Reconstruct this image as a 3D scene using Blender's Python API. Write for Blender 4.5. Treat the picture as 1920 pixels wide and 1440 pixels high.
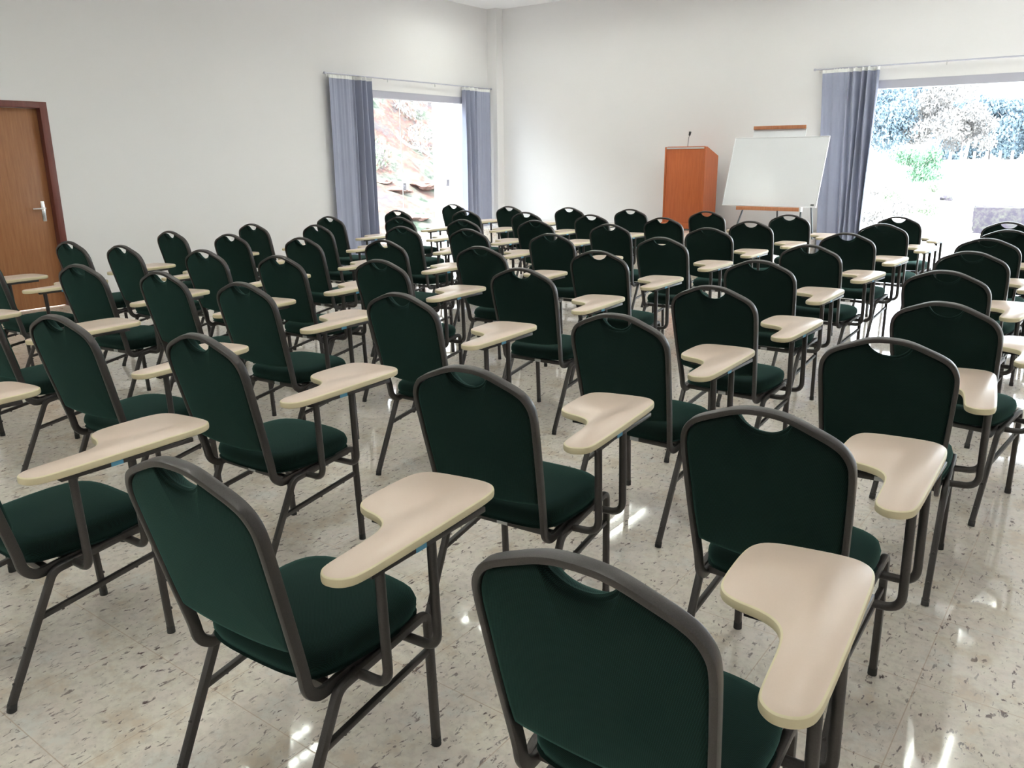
import bpy, bmesh, math, random
from mathutils import Vector, Matrix, Euler
from mathutils import noise as mnoise

for o in list(bpy.data.objects):
    bpy.data.objects.remove(o, do_unlink=True)
SC = bpy.context.scene
COL = SC.collection
R = math.radians

# ------------------------------------------------------------------ camera
CAM_H = 1.4469
F_PX, PITCH, ROLL, YAW = 1526.35, 0.270353, -0.0084177, 0.640959
cam_data = bpy.data.cameras.new('camera')
cam = bpy.data.objects.new('camera', cam_data)
COL.objects.link(cam)
SC.camera = cam
cam_data.sensor_fit = 'HORIZONTAL'
cam_data.sensor_width = 36.0
cam_data.lens = F_PX / 1920 * 36.0
cam_data.clip_start = 0.02
cam_data.clip_end = 500
_fw = Vector((-math.sin(YAW) * math.cos(PITCH), math.cos(YAW) * math.cos(PITCH), -math.sin(PITCH)))
_rt = Vector((math.cos(YAW), math.sin(YAW), 0))
_up = _rt.cross(_fw)
_r2 = _rt * math.cos(ROLL) + _up * math.sin(ROLL)
_u2 = _up * math.cos(ROLL) - _rt * math.sin(ROLL)
_m = Matrix((_r2, _u2, -_fw)).transposed().to_4x4()
_m.translation = Vector((0, 0, CAM_H))
cam.matrix_world = _m

# ------------------------------------------------------------------ sky, sun, exposure
SC.view_settings.view_transform = 'Standard'
SC.view_settings.look = 'None'
SC.view_settings.gamma = 1.0
SC.view_settings.use_curve_mapping = False
SC.view_settings.exposure = 1.06
world = bpy.data.worlds.new('sky')
SC.world = world
world.use_nodes = True
bg = world.node_tree.nodes['Background']
bg.inputs['Color'].default_value = (0.87, 0.94, 1.0, 1)
bg.inputs['Strength'].default_value = 6.6
sun_d = bpy.data.lights.new('sun', 'SUN')
sun_d.energy = 8.0
sun_d.angle = R(1.0)
sun_d.color = (1.0, 0.95, 0.86)
sun = bpy.data.objects.new('sun', sun_d)
COL.objects.link(sun)
sun.rotation_euler = Vector((0.10, 0.65, -1.05)).to_track_quat('-Z', 'Y').to_euler()
LAMP = 23.0          # radiance of the ceiling fixtures

SC.cycles.max_bounces = 8
SC.cycles.diffuse_bounces = 5
SC.cycles.glossy_bounces = 4
SC.cycles.transparent_max_bounces = 12
SC.cycles.sample_clamp_indirect = 6.0

# ------------------------------------------------------------------ helpers
def link(name, me, m=None, parent=None):
    o = bpy.data.objects.new(name, me)
    COL.objects.link(o)
    if m is not None:
        for k in (m if isinstance(m, (list, tuple)) else [m]):
            me.materials.append(k)
    if parent is not None:
        o.parent = parent
    return o

def obj(name, bm, m=None, parent=None, smooth=True, ang=40):
    me = bpy.data.meshes.new(name)
    bmesh.ops.recalc_face_normals(bm, faces=bm.faces)
    bm.to_mesh(me)
    bm.free()
    if smooth:
        me.polygons.foreach_set('use_smooth', [True] * len(me.polygons))
        try:
            me.set_sharp_from_angle(angle=R(ang))
        except Exception:
            pass
    return link(name, me, m, parent)

def tag(o, label=None, cat=None, group=None, kind=None):
    if label: o['label'] = label
    if cat: o['category'] = cat
    if group: o['group'] = group
    if kind: o['kind'] = kind
    return o

def empty(name, loc=(0, 0, 0), rz=0.0):
    o = bpy.data.objects.new(name, None)
    o.empty_display_size = 0.1
    COL.objects.link(o)
    o.location = loc
    o.rotation_euler = (0, 0, rz)
    return o

def add_box(bm, x0, x1, y0, y1, z0, z1, bev=0.0, mi=0, mat=None):
    r = bmesh.ops.create_cube(bm, size=1.0)
    vs = r['verts']
    for v in vs:
        v.co = Vector(((x0 + x1) / 2 + v.co.x * (x1 - x0), (y0 + y1) / 2 + v.co.y * (y1 - y0), (z0 + z1) / 2 + v.co.z * (z1 - z0)))
    fs = set(f for v in vs for f in v.link_faces)
    for f in fs: f.material_index = mi
    if bev > 0:
        es = list(set(e for v in vs for e in v.link_edges))
        b = bmesh.ops.bevel(bm, geom=es, offset=bev, segments=2, profile=0.5, affect='EDGES')
        for f in b['faces']: f.material_index = mi
        vs = list(set(v for f in b['faces'] for v in f.verts) | set(v for v in vs if v.is_valid))
    if mat is not None:
        bmesh.ops.transform(bm, matrix=mat, verts=[v for v in vs if v.is_valid])
    return vs

def box(name, x0, x1, y0, y1, z0, z1, m, parent=None, bev=0.0):
    bm = bmesh.new()
    add_box(bm, x0, x1, y0, y1, z0, z1, bev)
    return obj(name, bm, m, parent)

def catmull(P, n=6, closed=False):
    P = [Vector(p) for p in P]
    out = []
    N = len(P)
    rng = range(N) if closed else range(N - 1)
    for i in rng:
        p0 = P[(i - 1) % N] if closed or i > 0 else P[0] * 2 - P[1]
        p1 = P[i]
        p2 = P[(i + 1) % N]
        p3 = P[(i + 2) % N] if closed or i + 2 < N else P[-1] * 2 - P[-2]
        for k in range(n):
            t = k / n
            out.append(0.5 * ((2 * p1) + (p2 - p0) * t + (2 * p0 - 5 * p1 + 4 * p2 - p3) * t * t + (3 * p1 - p0 - 3 * p2 + p3) * t ** 3))
    if not closed: out.append(P[-1])
    return out

def fillet(P, r, n=6):
    """polyline with rounded corners"""
    P = [Vector(p) for p in P]
    out = [P[0]]
    for i in range(1, len(P) - 1):
        a = (P[i - 1] - P[i]); b = (P[i + 1] - P[i])
        rr = r[i - 1] if isinstance(r, (list, tuple)) else r
        ang = a.angle(b)
        d = min(rr / math.tan(ang / 2), a.length * 0.49, b.length * 0.49)
        s = P[i] + a.normalized() * d; e = P[i] + b.normalized() * d
        for k in range(n + 1):
            t = k / n
            out.append(s * (1 - t) ** 2 + P[i] * 2 * t * (1 - t) + e * t * t)
    out.append(P[-1])
    return out

def rprofile(w, h, r, n=2):
    """rounded rectangle (u, v) outline"""
    pts = []
    for cx, cy, a0 in ((w / 2 - r, h / 2 - r, 0), (-w / 2 + r, h / 2 - r, 90), (-w / 2 + r, -h / 2 + r, 180), (w / 2 - r, -h / 2 + r, 270)):
        for k in range(n + 1):
            a = R(a0 + 90 * k / n)
            pts.append((cx + r * math.cos(a), cy + r * math.sin(a)))
    return pts

def circ(r, n=10):
    return [(r * math.cos(2 * math.pi * k / n), r * math.sin(2 * math.pi * k / n)) for k in range(n)]

def sweep(bm, path, prof, normal=None, closed=False, mi=0, cap=True):
    path = [Vector(p) for p in path]
    N = len(path)
    tan = []
    for i in range(N):
        if closed: t = path[(i + 1) % N] - path[i - 1]
        elif i == 0: t = path[1] - path[0]
        elif i == N - 1: t = path[-1] - path[-2]
        else: t = path[i + 1] - path[i - 1]
        tan.append(t.normalized())
    nrm = Vector(normal) if normal is not None else tan[0].orthogonal()
    rings = []
    for i in range(N):
        if i > 0:
            q = tan[i - 1].rotation_difference(tan[i])
            nrm = q @ nrm
        nrm = (nrm - tan[i] * nrm.dot(tan[i])).normalized()
        b = tan[i].cross(nrm)
        rings.append([bm.verts.new(path[i] + nrm * u + b * v) for u, v in prof])
    K = len(prof)
    for i in range(N if closed else N - 1):
        A, B = rings[i], rings[(i + 1) % N]
        for k in range(K):
            f = bm.faces.new((A[k], A[(k + 1) % K], B[(k + 1) % K], B[k])); f.material_index = mi
    if cap and not closed:
        for rg in (rings[0][::-1], rings[-1]):
            f = bm.faces.new(rg); f.material_index = mi
    return rings

def cyl(bm, p0, p1, r, n=12, r2=None, mi=0):
    p0, p1 = Vector(p0), Vector(p1)
    t = (p1 - p0).normalized(); a = t.orthogonal().normalized(); b = t.cross(a)
    r2 = r if r2 is None else r2
    A = [bm.verts.new(p0 + a * r * math.cos(2 * math.pi * k / n) + b * r * math.sin(2 * math.pi * k / n)) for k in range(n)]
    B = [bm.verts.new(p1 + a * r2 * math.cos(2 * math.pi * k / n) + b * r2 * math.sin(2 * math.pi * k / n)) for k in range(n)]
    for k in range(n):
        bm.faces.new((A[k], A[(k + 1) % n], B[(k + 1) % n], B[k])).material_index = mi
    bm.faces.new(A[::-1]).material_index = mi
    bm.faces.new(B).material_index = mi

# ------------------------------------------------------------------ materials
def mat(name, col=(0.5, 0.5, 0.5), rough=0.5, metal=0.0, spec=0.5, emit=None, es=1.0):
    m = bpy.data.materials.new(name)
    m.use_nodes = True
    b = m.node_tree.nodes['Principled BSDF']
    b.inputs['Base Color'].default_value = (*col, 1)
    b.inputs['Roughness'].default_value = rough
    b.inputs['Metallic'].default_value = metal
    b.inputs['Specular IOR Level'].default_value = spec
    if emit:
        b.inputs['Emission Color'].default_value = (*emit, 1)
        b.inputs['Emission Strength'].default_value = es
    return m

class NT:
    def __init__(s, m):
        s.t = m.node_tree; s.b = s.t.nodes.get('Principled BSDF')
    def n(s, typ, **kw):
        nd = s.t.nodes.new(typ)
        for k, v in kw.items():
            if k.startswith('_'): setattr(nd, k[1:], v)
            else: nd.inputs[k.replace('__', ' ')].default_value = v
        return nd
    def l(s, a, b): s.t.links.new(a, b)
    def coord(s, scale=(1, 1, 1), kind='Object'):
        tc = s.n('ShaderNodeTexCoord'); mp = s.n('ShaderNodeMapping')
        mp.inputs['Scale'].default_value = scale
        s.l(tc.outputs[kind], mp.inputs['Vector'])
        return mp.outputs['Vector']
    def ramp(s, fac, stops):
        r = s.n('ShaderNodeValToRGB'); e = r.color_ramp.elements
        while len(e) < len(stops): e.new(0.5)
        for el, (p, c) in zip(e, stops):
            el.position = p; el.color = (*c, 1) if len(c) == 3 else c
        s.l(fac, r.inputs['Fac'])
        return r.outputs['Color']
    def math(s, op, a, b=None):
        nd = s.n('ShaderNodeMath', _operation=op)
        for i, v in enumerate((a, b)):
            if v is None: continue
            if isinstance(v, (int, float)): nd.inputs[i].default_value = v
            else: s.l(v, nd.inputs[i])
        return nd.outputs[0]
    def mix(s, fac, a, b, bt='MIX'):
        nd = s.n('ShaderNodeMix', _data_type='RGBA', _blend_type=bt)
        for i, v in ((0, fac), (6, a), (7, b)):
            if isinstance(v, (int, float)): nd.inputs[i].default_value = v
            elif isinstance(v, tuple): nd.inputs[i].default_value = (*v, 1)
            else: s.l(v, nd.inputs[i])
        return nd.outputs[2]
    def bump(s, h, strength=0.3, dist=0.002):
        b = s.n('ShaderNodeBump'); b.inputs['Strength'].default_value = strength; b.inputs['Distance'].default_value = dist
        s.l(h, b.inputs['Height']); s.l(b.outputs['Normal'], s.b.inputs['Normal'])
    def noise(s, vec, scale, detail=3, rough=0.5):
        nd = s.n('ShaderNodeTexNoise'); nd.inputs['Scale'].default_value = scale
        nd.inputs['Detail'].default_value = detail; nd.inputs['Roughness'].default_value = rough
        s.l(vec, nd.inputs['Vector']); return nd.outputs['Fac']
    def voro(s, vec, scale, feat='F1'):
        nd = s.n('ShaderNodeTexVoronoi', _feature=feat); nd.inputs['Scale'].default_value = scale
        s.l(vec, nd.inputs['Vector']); return nd

def wall_mat(name, c1, c2):
    m = mat(name, c1, 0.75, spec=0.25); t = NT(m); v = t.coord()
    n1 = t.noise(v, 1.2, 3)
    t.l(t.mix(n1, c1, c2), t.b.inputs['Base Color'])
    t.bump(t.noise(v, 60, 4), 0.08, 0.003)
    return m
M = {}
M['wall'] = wall_mat('painted_wall', (0.865, 0.852, 0.855), (0.83, 0.822, 0.822))
M['ceiling'] = wall_mat('white_ceiling', (0.88, 0.88, 0.90), (0.86, 0.86, 0.88))

def granite(name, tiles=True):
    m = mat(name, (0.7, 0.66, 0.58), 0.05, spec=0.5); t = NT(m); v = t.coord()
    big = t.noise(v, 5.0, 5, 0.65)
    base = t.ramp(big, [(0.36, (0.74, 0.63, 0.52)), (0.47, (0.86, 0.80, 0.71)), (0.56, (0.85, 0.76, 0.69)), (0.68, (0.82, 0.79, 0.74))])
    mid = t.noise(v, 34, 4, 0.65)
    base = t.mix(t.ramp(mid, [(0.45, (0, 0, 0)), (0.66, (0.55, 0.55, 0.55))]), base, (0.60, 0.53, 0.47))
    tc = t.n('ShaderNodeTexCoord'); mp = t.n('ShaderNodeMapping')
    mp.inputs['Rotation'].default_value = (0, 0, 0.9); mp.inputs['Scale'].default_value = (1.0, 0.45, 1.0)
    t.l(tc.outputs['Object'], mp.inputs['Vector']); tc = mp.outputs['Vector']
    d = t.n('ShaderNodeTexNoise'); d.inputs['Scale'].default_value = 62; d.inputs['Detail'].default_value = 4; d.inputs['Roughness'].default_value = 0.62
    d.inputs['Distortion'].default_value = 0.6
    t.l(tc, d.inputs['Vector'])
    sp = t.ramp(d.outputs['Fac'], [(0.590, (0, 0, 0)), (0.645, (1, 1, 1))])
    mask = t.ramp(t.noise(v, 9, 3), [(0.35, (0.35, 0.35, 0.35)), (0.6, (1, 1, 1))])
    fac = t.mix(1.0, sp, mask, 'MULTIPLY')
    base = t.mix(fac, base, (0.16, 0.115, 0.11))
    d2 = t.n('ShaderNodeTexNoise'); d2.inputs['Scale'].default_value = 24; d2.inputs['Detail'].default_value = 6; d2.inputs['Roughness'].default_value = 0.7
    t.l(tc, d2.inputs['Vector'])
    sp2 = t.ramp(d2.outputs['Fac'], [(0.635, (0, 0, 0)), (0.69, (0.85, 0.85, 0.85))])
    base = t.mix(sp2, base, (0.20, 0.12, 0.11))
    if tiles:
        sx = t.n('ShaderNodeSeparateXYZ'); t.l(v, sx.inputs[0])
        lines = None
        for ax, off in (('X', 0.28), ('Y', -2.69)):
            f = t.math('FRACT', t.math('DIVIDE', t.math('ADD', sx.outputs[ax], off + 40.0), 0.4))
            e = t.math('MINIMUM', f, t.math('SUBTRACT', 1.0, f))
            g = t.math('LESS_THAN', e, 0.0035)
            lines = g if lines is None else t.math('MAXIMUM', lines, g)
        base = t.mix(t.math('MULTIPLY', lines, 0.6), base, (0.42, 0.27, 0.17))
        t.l(t.math('ADD', 0.045, t.math('MULTIPLY', lines, 0.4)), t.b.inputs['Roughness'])
    t.l(base, t.b.inputs['Base Color'])
    return m
M['floor'] = granite('polished_granite')
M['stage'] = granite('stage_granite')

m = mat('frame_steel', (0.075, 0.068, 0.066), 0.38, 0.55, 0.5); t = NT(m); v = t.coord()
t.l(t.mix(t.noise(v, 450, 2), (0.042, 0.038, 0.037), (0.082, 0.074, 0.072)), t.b.inputs['Base Color'])
t.bump(t.noise(v, 500, 2), 0.25, 0.0006)
M['steel'] = m

def fabric(name, ca, cb, k=1500):
    m = mat(name, ca, 0.92, spec=0.15); t = NT(m); v = t.coord()
    sx = t.n('ShaderNodeSeparateXYZ'); t.l(v, sx.inputs[0])
    a = t.math('SINE', t.math('MULTIPLY', t.math('ADD', t.math('ADD', sx.outputs['X'], sx.outputs['Y']), t.math('MULTIPLY', sx.outputs['Z'], 1.3)), k))
    b = t.math('SINE', t.math('MULTIPLY', t.math('SUBTRACT', sx.outputs['X'], t.math('ADD', sx.outputs['Y'], t.math('MULTIPLY', sx.outputs['Z'], 0.5))), k * 1.25))
    h = t.math('MULTIPLY', t.math('ADD', a, 1.0), t.math('MULTIPLY', t.math('ADD', b, 1.0), 0.25))
    t.l(t.mix(h, ca, cb), t.b.inputs['Base Color'])
    t.bump(h, 0.35, 0.0006)
    t.b.inputs['Sheen Weight'].default_value = 0.25
    t.b.inputs['Sheen Roughness'].default_value = 0.5
    t.b.inputs['Sheen Tint'].default_value = (0.2, 0.6, 0.5, 1)
    return m
M['green'] = fabric('green_upholstery', (0.0012, 0.0035, 0.003), (0.0088, 0.026, 0.022))
M['tablet'] = mat('cream_laminate', (0.70, 0.57, 0.45), 0.32, spec=0.4)
t = NT(M['tablet']); v = t.coord(); t.l(t.mix(t.noise(v, 300, 3), (0.75, 0.595, 0.495), (0.79, 0.625, 0.53)), t.b.inputs['Base Color'])
M['edge'] = mat('cream_edge_band', (0.76, 0.66, 0.44), 0.4)
M['sticker_blue'] = mat('blue_sticker', (0.10, 0.35, 0.55), 0.4)
M['sticker_white'] = mat('white_sticker', (0.62, 0.62, 0.62), 0.4)
M['rubber'] = mat('black_rubber', (0.02, 0.02, 0.02), 0.6)

def wood(name, c1, c2, rough=0.4, sc=(14, 14, 0.9)):
    m = mat(name, c1, rough, spec=0.4); t = NT(m); v = t.coord(sc)
    n1 = t.noise(v, 3.0, 6, 0.65)
    col = t.mix(t.ramp(n1, [(0.3, (0, 0, 0)), (0.7, (1, 1, 1))]), c1, c2)
    n2 = t.noise(t.coord((90, 90, 2.5)), 2.0, 3)
    col = t.mix(t.ramp(n2, [(0.35, (0, 0, 0)), (0.8, (0.35, 0.35, 0.35))]), col, tuple(c * 0.55 for c in c1))
    t.l(col, t.b.inputs['Base Color'])
    return m
M['door_wood'] = wood('door_wood', (0.28, 0.115, 0.045), (0.38, 0.17, 0.072), 0.42)
M['jamb_wood'] = wood('door_frame_wood', (0.13, 0.035, 0.025), (0.19, 0.055, 0.04), 0.4)
M['lectern_wood'] = wood('lectern_wood', (0.44, 0.105, 0.032), (0.55, 0.15, 0.05), 0.38)
M['bar_wood'] = wood('easel_wood', (0.45, 0.17, 0.08), (0.55, 0.24, 0.12), 0.4)
M['chrome'] = mat('satin_chrome', (0.72, 0.72, 0.72), 0.25, 1.0)
M['alu'] = mat('lilac_aluminium', (0.52, 0.52, 0.60), 0.4, 0.3)
M['whiteframe'] = mat('white_metal', (0.78, 0.78, 0.80), 0.35)
M['board'] = mat('whiteboard_surface', (0.80, 0.81, 0.83), 0.18, spec=0.5)
M['black'] = mat('black_plastic', (0.02, 0.02, 0.022), 0.5)
M['darkleg'] = mat('dark_grey_metal', (0.10, 0.11, 0.12), 0.4, 0.5)
M['header'] = mat('white_header_tape', (0.88, 0.89, 0.87), 0.8)

m = mat('curtain_cloth', (0.33, 0.35, 0.44), 0.85, spec=0.2); t = NT(m); v = t.coord()
t.l(t.mix(t.noise(v, 3.0, 3), (0.30, 0.32, 0.425), (0.35, 0.375, 0.485)), t.b.inputs['Base Color'])
t.b.inputs['Sheen Weight'].default_value = 0.2
t.bump(t.noise(v, 700, 2), 0.2, 0.0004)
M['curtain'] = m

m = bpy.data.materials.new('window_glass'); m.use_nodes = True
nt = m.node_tree; nt.nodes.clear()
out = nt.nodes.new('ShaderNodeOutputMaterial'); mx = nt.nodes.new('ShaderNodeMixShader')
tr = nt.nodes.new('ShaderNodeBsdfTransparent'); tr.inputs['Color'].default_value = (0.96, 0.98, 0.98, 1)
gl = nt.nodes.new('ShaderNodeBsdfGlossy'); gl.inputs['Roughness'].default_value = 0.02
fr = nt.nodes.new('ShaderNodeFresnel'); fr.inputs['IOR'].default_value = 1.35
geo = nt.nodes.new('ShaderNodeNewGeometry'); inv = nt.nodes.new('ShaderNodeMath'); inv.operation = 'SUBTRACT'; inv.inputs[0].default_value = 1.0
mu = nt.nodes.new('ShaderNodeMath'); mu.operation = 'MULTIPLY'
nt.links.new(geo.outputs['Backfacing'], inv.inputs[1]); nt.links.new(fr.outputs[0], mu.inputs[0]); nt.links.new(inv.outputs[0], mu.inputs[1])
nt.links.new(mu.outputs[0], mx.inputs[0]); nt.links.new(tr.outputs[0], mx.inputs[1]); nt.links.new(gl.outputs[0], mx.inputs[2]); nt.links.new(mx.outputs[0], out.inputs[0])
M['glass'] = m
M['glass_edge'] = mat('glass_edge', (0.55, 0.62, 0.62), 0.2)

# outdoors
def ground_mat(name, stops, sc=0.9, fine=9):
    m = mat(name, (0.6, 0.6, 0.6), 0.95, spec=0.05); t = NT(m); v = t.coord()
    n1 = t.noise(v, sc, 8, 0.7)
    c = t.ramp(n1, stops)
    n2 = t.noise(v, fine, 5, 0.7)
    c = t.mix(t.ramp(n2, [(0.45, (0, 0, 0)), (0.7, (0.6, 0.6, 0.6))]), c, (0.11, 0.12, 0.09))
    t.l(c, t.b.inputs['Base Color'])
    return m
M['ground'] = ground_mat('pale_dry_ground', [(0.3, (0.44, 0.43, 0.41)), (0.55, (0.50, 0.49, 0.47)), (0.7, (0.24, 0.19, 0.18))], 0.5, 2.5)
M['hill'] = ground_mat('reddish_hillside', [(0.40, (0.036, 0.048, 0.038)), (0.46, (0.100, 0.096, 0.086)), (0.53, (0.096, 0.052, 0.046)), (0.60, (0.068, 0.058, 0.062))], 0.7, 7)
M['redearth'] = ground_mat('red_earth', [(0.35, (0.088, 0.040, 0.036)), (0.6, (0.216, 0.136, 0.124))], 3, 14)
m = mat('white_brick', (0.74, 0.73, 0.72), 0.9, spec=0.1); t = NT(m)
v = t.coord(); sx = t.n('ShaderNodeSeparateXYZ'); t.l(v, sx.inputs[0])
row = t.math('MULTIPLY', sx.outputs['Z'], 9.0)
frow = t.math('FRACT', t.math('ADD', row, 20.0))
fcol = t.math('FRACT', t.math('ADD', t.math('MULTIPLY', sx.outputs['X'], 4.2), t.math('ADD', 60.0, t.math('MULTIPLY', t.math('FLOOR', row), 0.5))))
mort = t.math('MAXIMUM', t.math('LESS_THAN', frow, 0.09), t.math('LESS_THAN', fcol, 0.045))
t.l(t.mix(mort, (0.78, 0.77, 0.75), (0.55, 0.54, 0.53)), t.b.inputs['Base Color'])
M['brick'] = m
M['leaf_blue'] = mat('haze_tinted_leaves', (0.144, 0.196, 0.240), 0.8, spec=0.1)  # blue distance haze is mixed into the leaf colour itself
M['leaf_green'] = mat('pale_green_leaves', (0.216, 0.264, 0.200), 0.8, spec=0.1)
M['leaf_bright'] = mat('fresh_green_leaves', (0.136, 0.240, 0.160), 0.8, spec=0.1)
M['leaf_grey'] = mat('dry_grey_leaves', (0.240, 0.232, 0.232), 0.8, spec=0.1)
M['bark'] = mat('pale_bark', (0.34, 0.30, 0.30), 0.9)
M['post'] = mat('weathered_post', (0.62, 0.62, 0.58), 0.9)
M['stone'] = ground_mat('lilac_grey_stone', [(0.35, (0.040, 0.038, 0.052)), (0.6, (0.060, 0.052, 0.068)), (0.7, (0.120, 0.112, 0.112))], 2, 8)
M['lamp_panel'] = mat('lit_fluorescent_panel', (0.9, 0.9, 0.9), 0.5, emit=(0.95, 1.0, 0.90), es=LAMP)
M['louver'] = mat('louver_metal', (0.75, 0.75, 0.75), 0.3, 0.6)

# ------------------------------------------------------------------ room shell
XL, XR, YB, YR, ZC = -8.75, 2.6, 11.3, -3.2, 3.75
T = 0.2
def wall_with_hole(name, axis, pos, out, a0, a1, hole, m):
    """wall plane at `pos` on `axis`, thickness towards `out`, spanning a0..a1, with holes [(h0,h1,z0,z1)]"""
    bm = bmesh.new()
    lo, hi = (pos - T, pos) if out < 0 else (pos, pos + T)
    def b(u0, u1, z0, z1):
        if u1 - u0 < 1e-4 or z1 - z0 < 1e-4: return
        if axis == 'x': add_box(bm, lo, hi, u0, u1, z0, z1)
        else: add_box(bm, u0, u1, lo, hi, z0, z1)
    u = a0
    for h0, h1, z0, z1 in hole:
        b(u, h0, 0, ZC); b(h0, h1, 0, z0); b(h0, h1, z1, ZC); u = h1
    b(u, a1, 0, ZC)
    return tag(obj(name, bm, m, smooth=False), kind='structure')

W1 = (8.0, 10.85, 0.02, 2.385)      # left wall window (y0,y1,z0,z1)
D1 = (3.13, 4.07, 0.0, 2.02)        # door opening
W2 = (-2.95, 1.9, 0.02, 2.34)       # back wall window (x0,x1,z0,z1)
tag(box('floor', XL - T, XR + T, YR - T, YB + T, -0.12, 0.0, M['floor']), kind='structure')
tag(box('ceiling', XL - T, XR + T, YR - T, YB + T, ZC, ZC + 0.15, M['ceiling']), kind='structure')
wall_with_hole('wall_left', 'x', XL, -1, YR, YB, [D1, W1], M['wall'])
wall_with_hole('wall_back', 'y', YB, 1, XL - T, XR + T, [W2], M['wall'])
wall_with_hole('wall_right', 'x', XR, 1, YR, YB, [], M['wall'])
wall_with_hole('wall_rear', 'y', YR, -1, XL - T, XR + T, [], M['wall'])
tag(box('trim_1', XL, -8.56, 11.13, YB, 0, ZC, M['wall']), kind='structure')          # corner pier

def window(name, axis, pos, out, a0, a1, z0, z1, joints, latches, beam=0.1):
    root = empty(name)
    tag(root, kind='structure')
    def bx(nm, u0, u1, d0, d1, za, zb, m, par=root, bev=0.0):
        lo, hi = pos + out * d0, pos + out * d1
        lo, hi = min(lo, hi), max(lo, hi)
        if axis == 'x': return box(nm, lo, hi, u0, u1, za, zb, m, par, bev)
        return box(nm, u0, u1, lo, hi, za, zb, m, par, bev)
    bx('head_rail', a0, a1, 0.005, 0.12, z1 - beam, z1, M['alu'])
    bx('bottom_track', a0, a1, 0.02, 0.12, z0 - 0.02, z0 + 0.02, M['alu'])
    bx('side_frame', a0, a0 + 0.04, 0.02, 0.12, z0 + 0.02, z1 - beam, M['alu'])
    bx('side_frame', a1 - 0.04, a1, 0.02, 0.12, z0 + 0.02, z1 - beam, M['alu'])
    js = [a0 + 0.04] + joints + [a1 - 0.04]
    for i in range(len(js) - 1):
        off = 0.055 + 0.018 * (i % 2)
        g = bx('glass_pane', js[i], js[i + 1] - 0.004, off, off + 0.008, z0 + 0.02, z1 - beam, M['glass'])
        if i > 0: bx('pane_edge', js[i] - 0.004, js[i], off, off + 0.01, z0 + 0.02, z1 - beam, M['glass_edge'], g)
    for u, z in latches:
        bx('latch', u - 0.035, u + 0.035, 0.035, 0.055, z - 0.055, z + 0.055, M['alu'], root, 0.006)
    return root
window('window_1', 'x', XL, -1, W1[0], W1[1], W1[2], W1[3], [9.13, 10.1], [(9.13, 1.05), (10.12, 1.08)])
window('window_2', 'y', YB, 1, W2[0], W2[1], W2[2], W2[3], [0.3], [(0.3, 1.05)])

# door
d = empty('door_1'); tag(d, kind='structure')
bm = bmesh.new()
add_box(bm, XL - 0.16, XL + 0.012, D1[0], D1[0] + 0.07, 0, D1[3], 0.003)
add_box(bm, XL - 0.16, XL + 0.012, D1[1] - 0.07, D1[1], 0, D1[3], 0.003)
add_box(bm, XL - 0.16, XL + 0.012, D1[0] + 0.07, D1[1] - 0.07, D1[3] - 0.06, D1[3], 0.003)
obj('door_frame', bm, M['jamb_wood'], d)
leaf = box('door_leaf', XL - 0.10, XL - 0.06, D1[0] + 0.073, D1[1] - 0.073, 0.008, D1[3] - 0.063, M['door_wood'], d, 0.002)
bm = bmesh.new()
hx, hy, hz = XL - 0.06, 3.915, 1.0
add_box(bm, hx, hx + 0.008, hy - 0.02, hy + 0.02, hz - 0.13, hz + 0.07, 0.004)
cyl(bm, (hx, hy, hz), (hx + 0.05, hy, hz), 0.009)
sweep(bm, fillet([(hx + 0.045, hy, hz), (hx + 0.05, hy - 0.03, hz), (hx + 0.05, hy - 0.12, hz)], 0.02), circ(0.009, 8))
obj('door_handle', bm, M['chrome'], leaf)

# stage
STZ = 0.47
st = tag(box('stage_platform', XL + 0.95, -3.31, 9.35, YB - 0.005, 0.0, STZ, M['stage'], bev=0.006),
         'low polished granite stage platform under the lectern and whiteboard', 'stage')

# ------------------------------------------------------------------ tablet-arm chair (local: x right, y forward, z up)
A0 = Vector((0, -0.109, 0.356))
DV = Vector((0, -0.131, 0.544)).normalized()          # up the backrest
NV = Vector((0, DV.z, -DV.y))                          # towards the sitter
def bp(x, s, n=0.0): return A0 + DV * s + NV * n + Vector((x, 0, 0))

def ring_pad(bm, outline, centre, place, levels, mi=0, plain=None):
    """pad from an outline: place(x, y, h) -> point; levels [(scale, h_top, h_bot)] outside to inside"""
    K = len(outline)
    cx, cy = centre
    tops, bots = [], []
    for sc, ht, hb in levels:
        w_ = 0.0 if sc > .9 else (.5 if sc > .7 else 1.0)
        ol = outline if plain is None else [(x * (1 - w_) + u * w_, y * (1 - w_) + v * w_) for (x, y), (u, v) in zip(outline, plain)]
        tops.append([bm.verts.new(place(cx + (x - cx) * sc, cy + (y - cy) * sc, ht)) for x, y in ol])
        bots.append([bm.verts.new(place(cx + (x - cx) * sc, cy + (y - cy) * sc, hb)) for x, y in ol])
    for L in (tops, bots):
        for i in range(len(L) - 1):
            for k in range(K):
                bm.faces.new((L[i][k], L[i][(k + 1) % K], L[i + 1][(k + 1) % K], L[i + 1][k]))
        bm.faces.new(L[-1])
    for k in range(K):
        bm.faces.new((tops[0][k], tops[0][(k + 1) % K], bots[0][(k + 1) % K], bots[0][k]))

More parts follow.
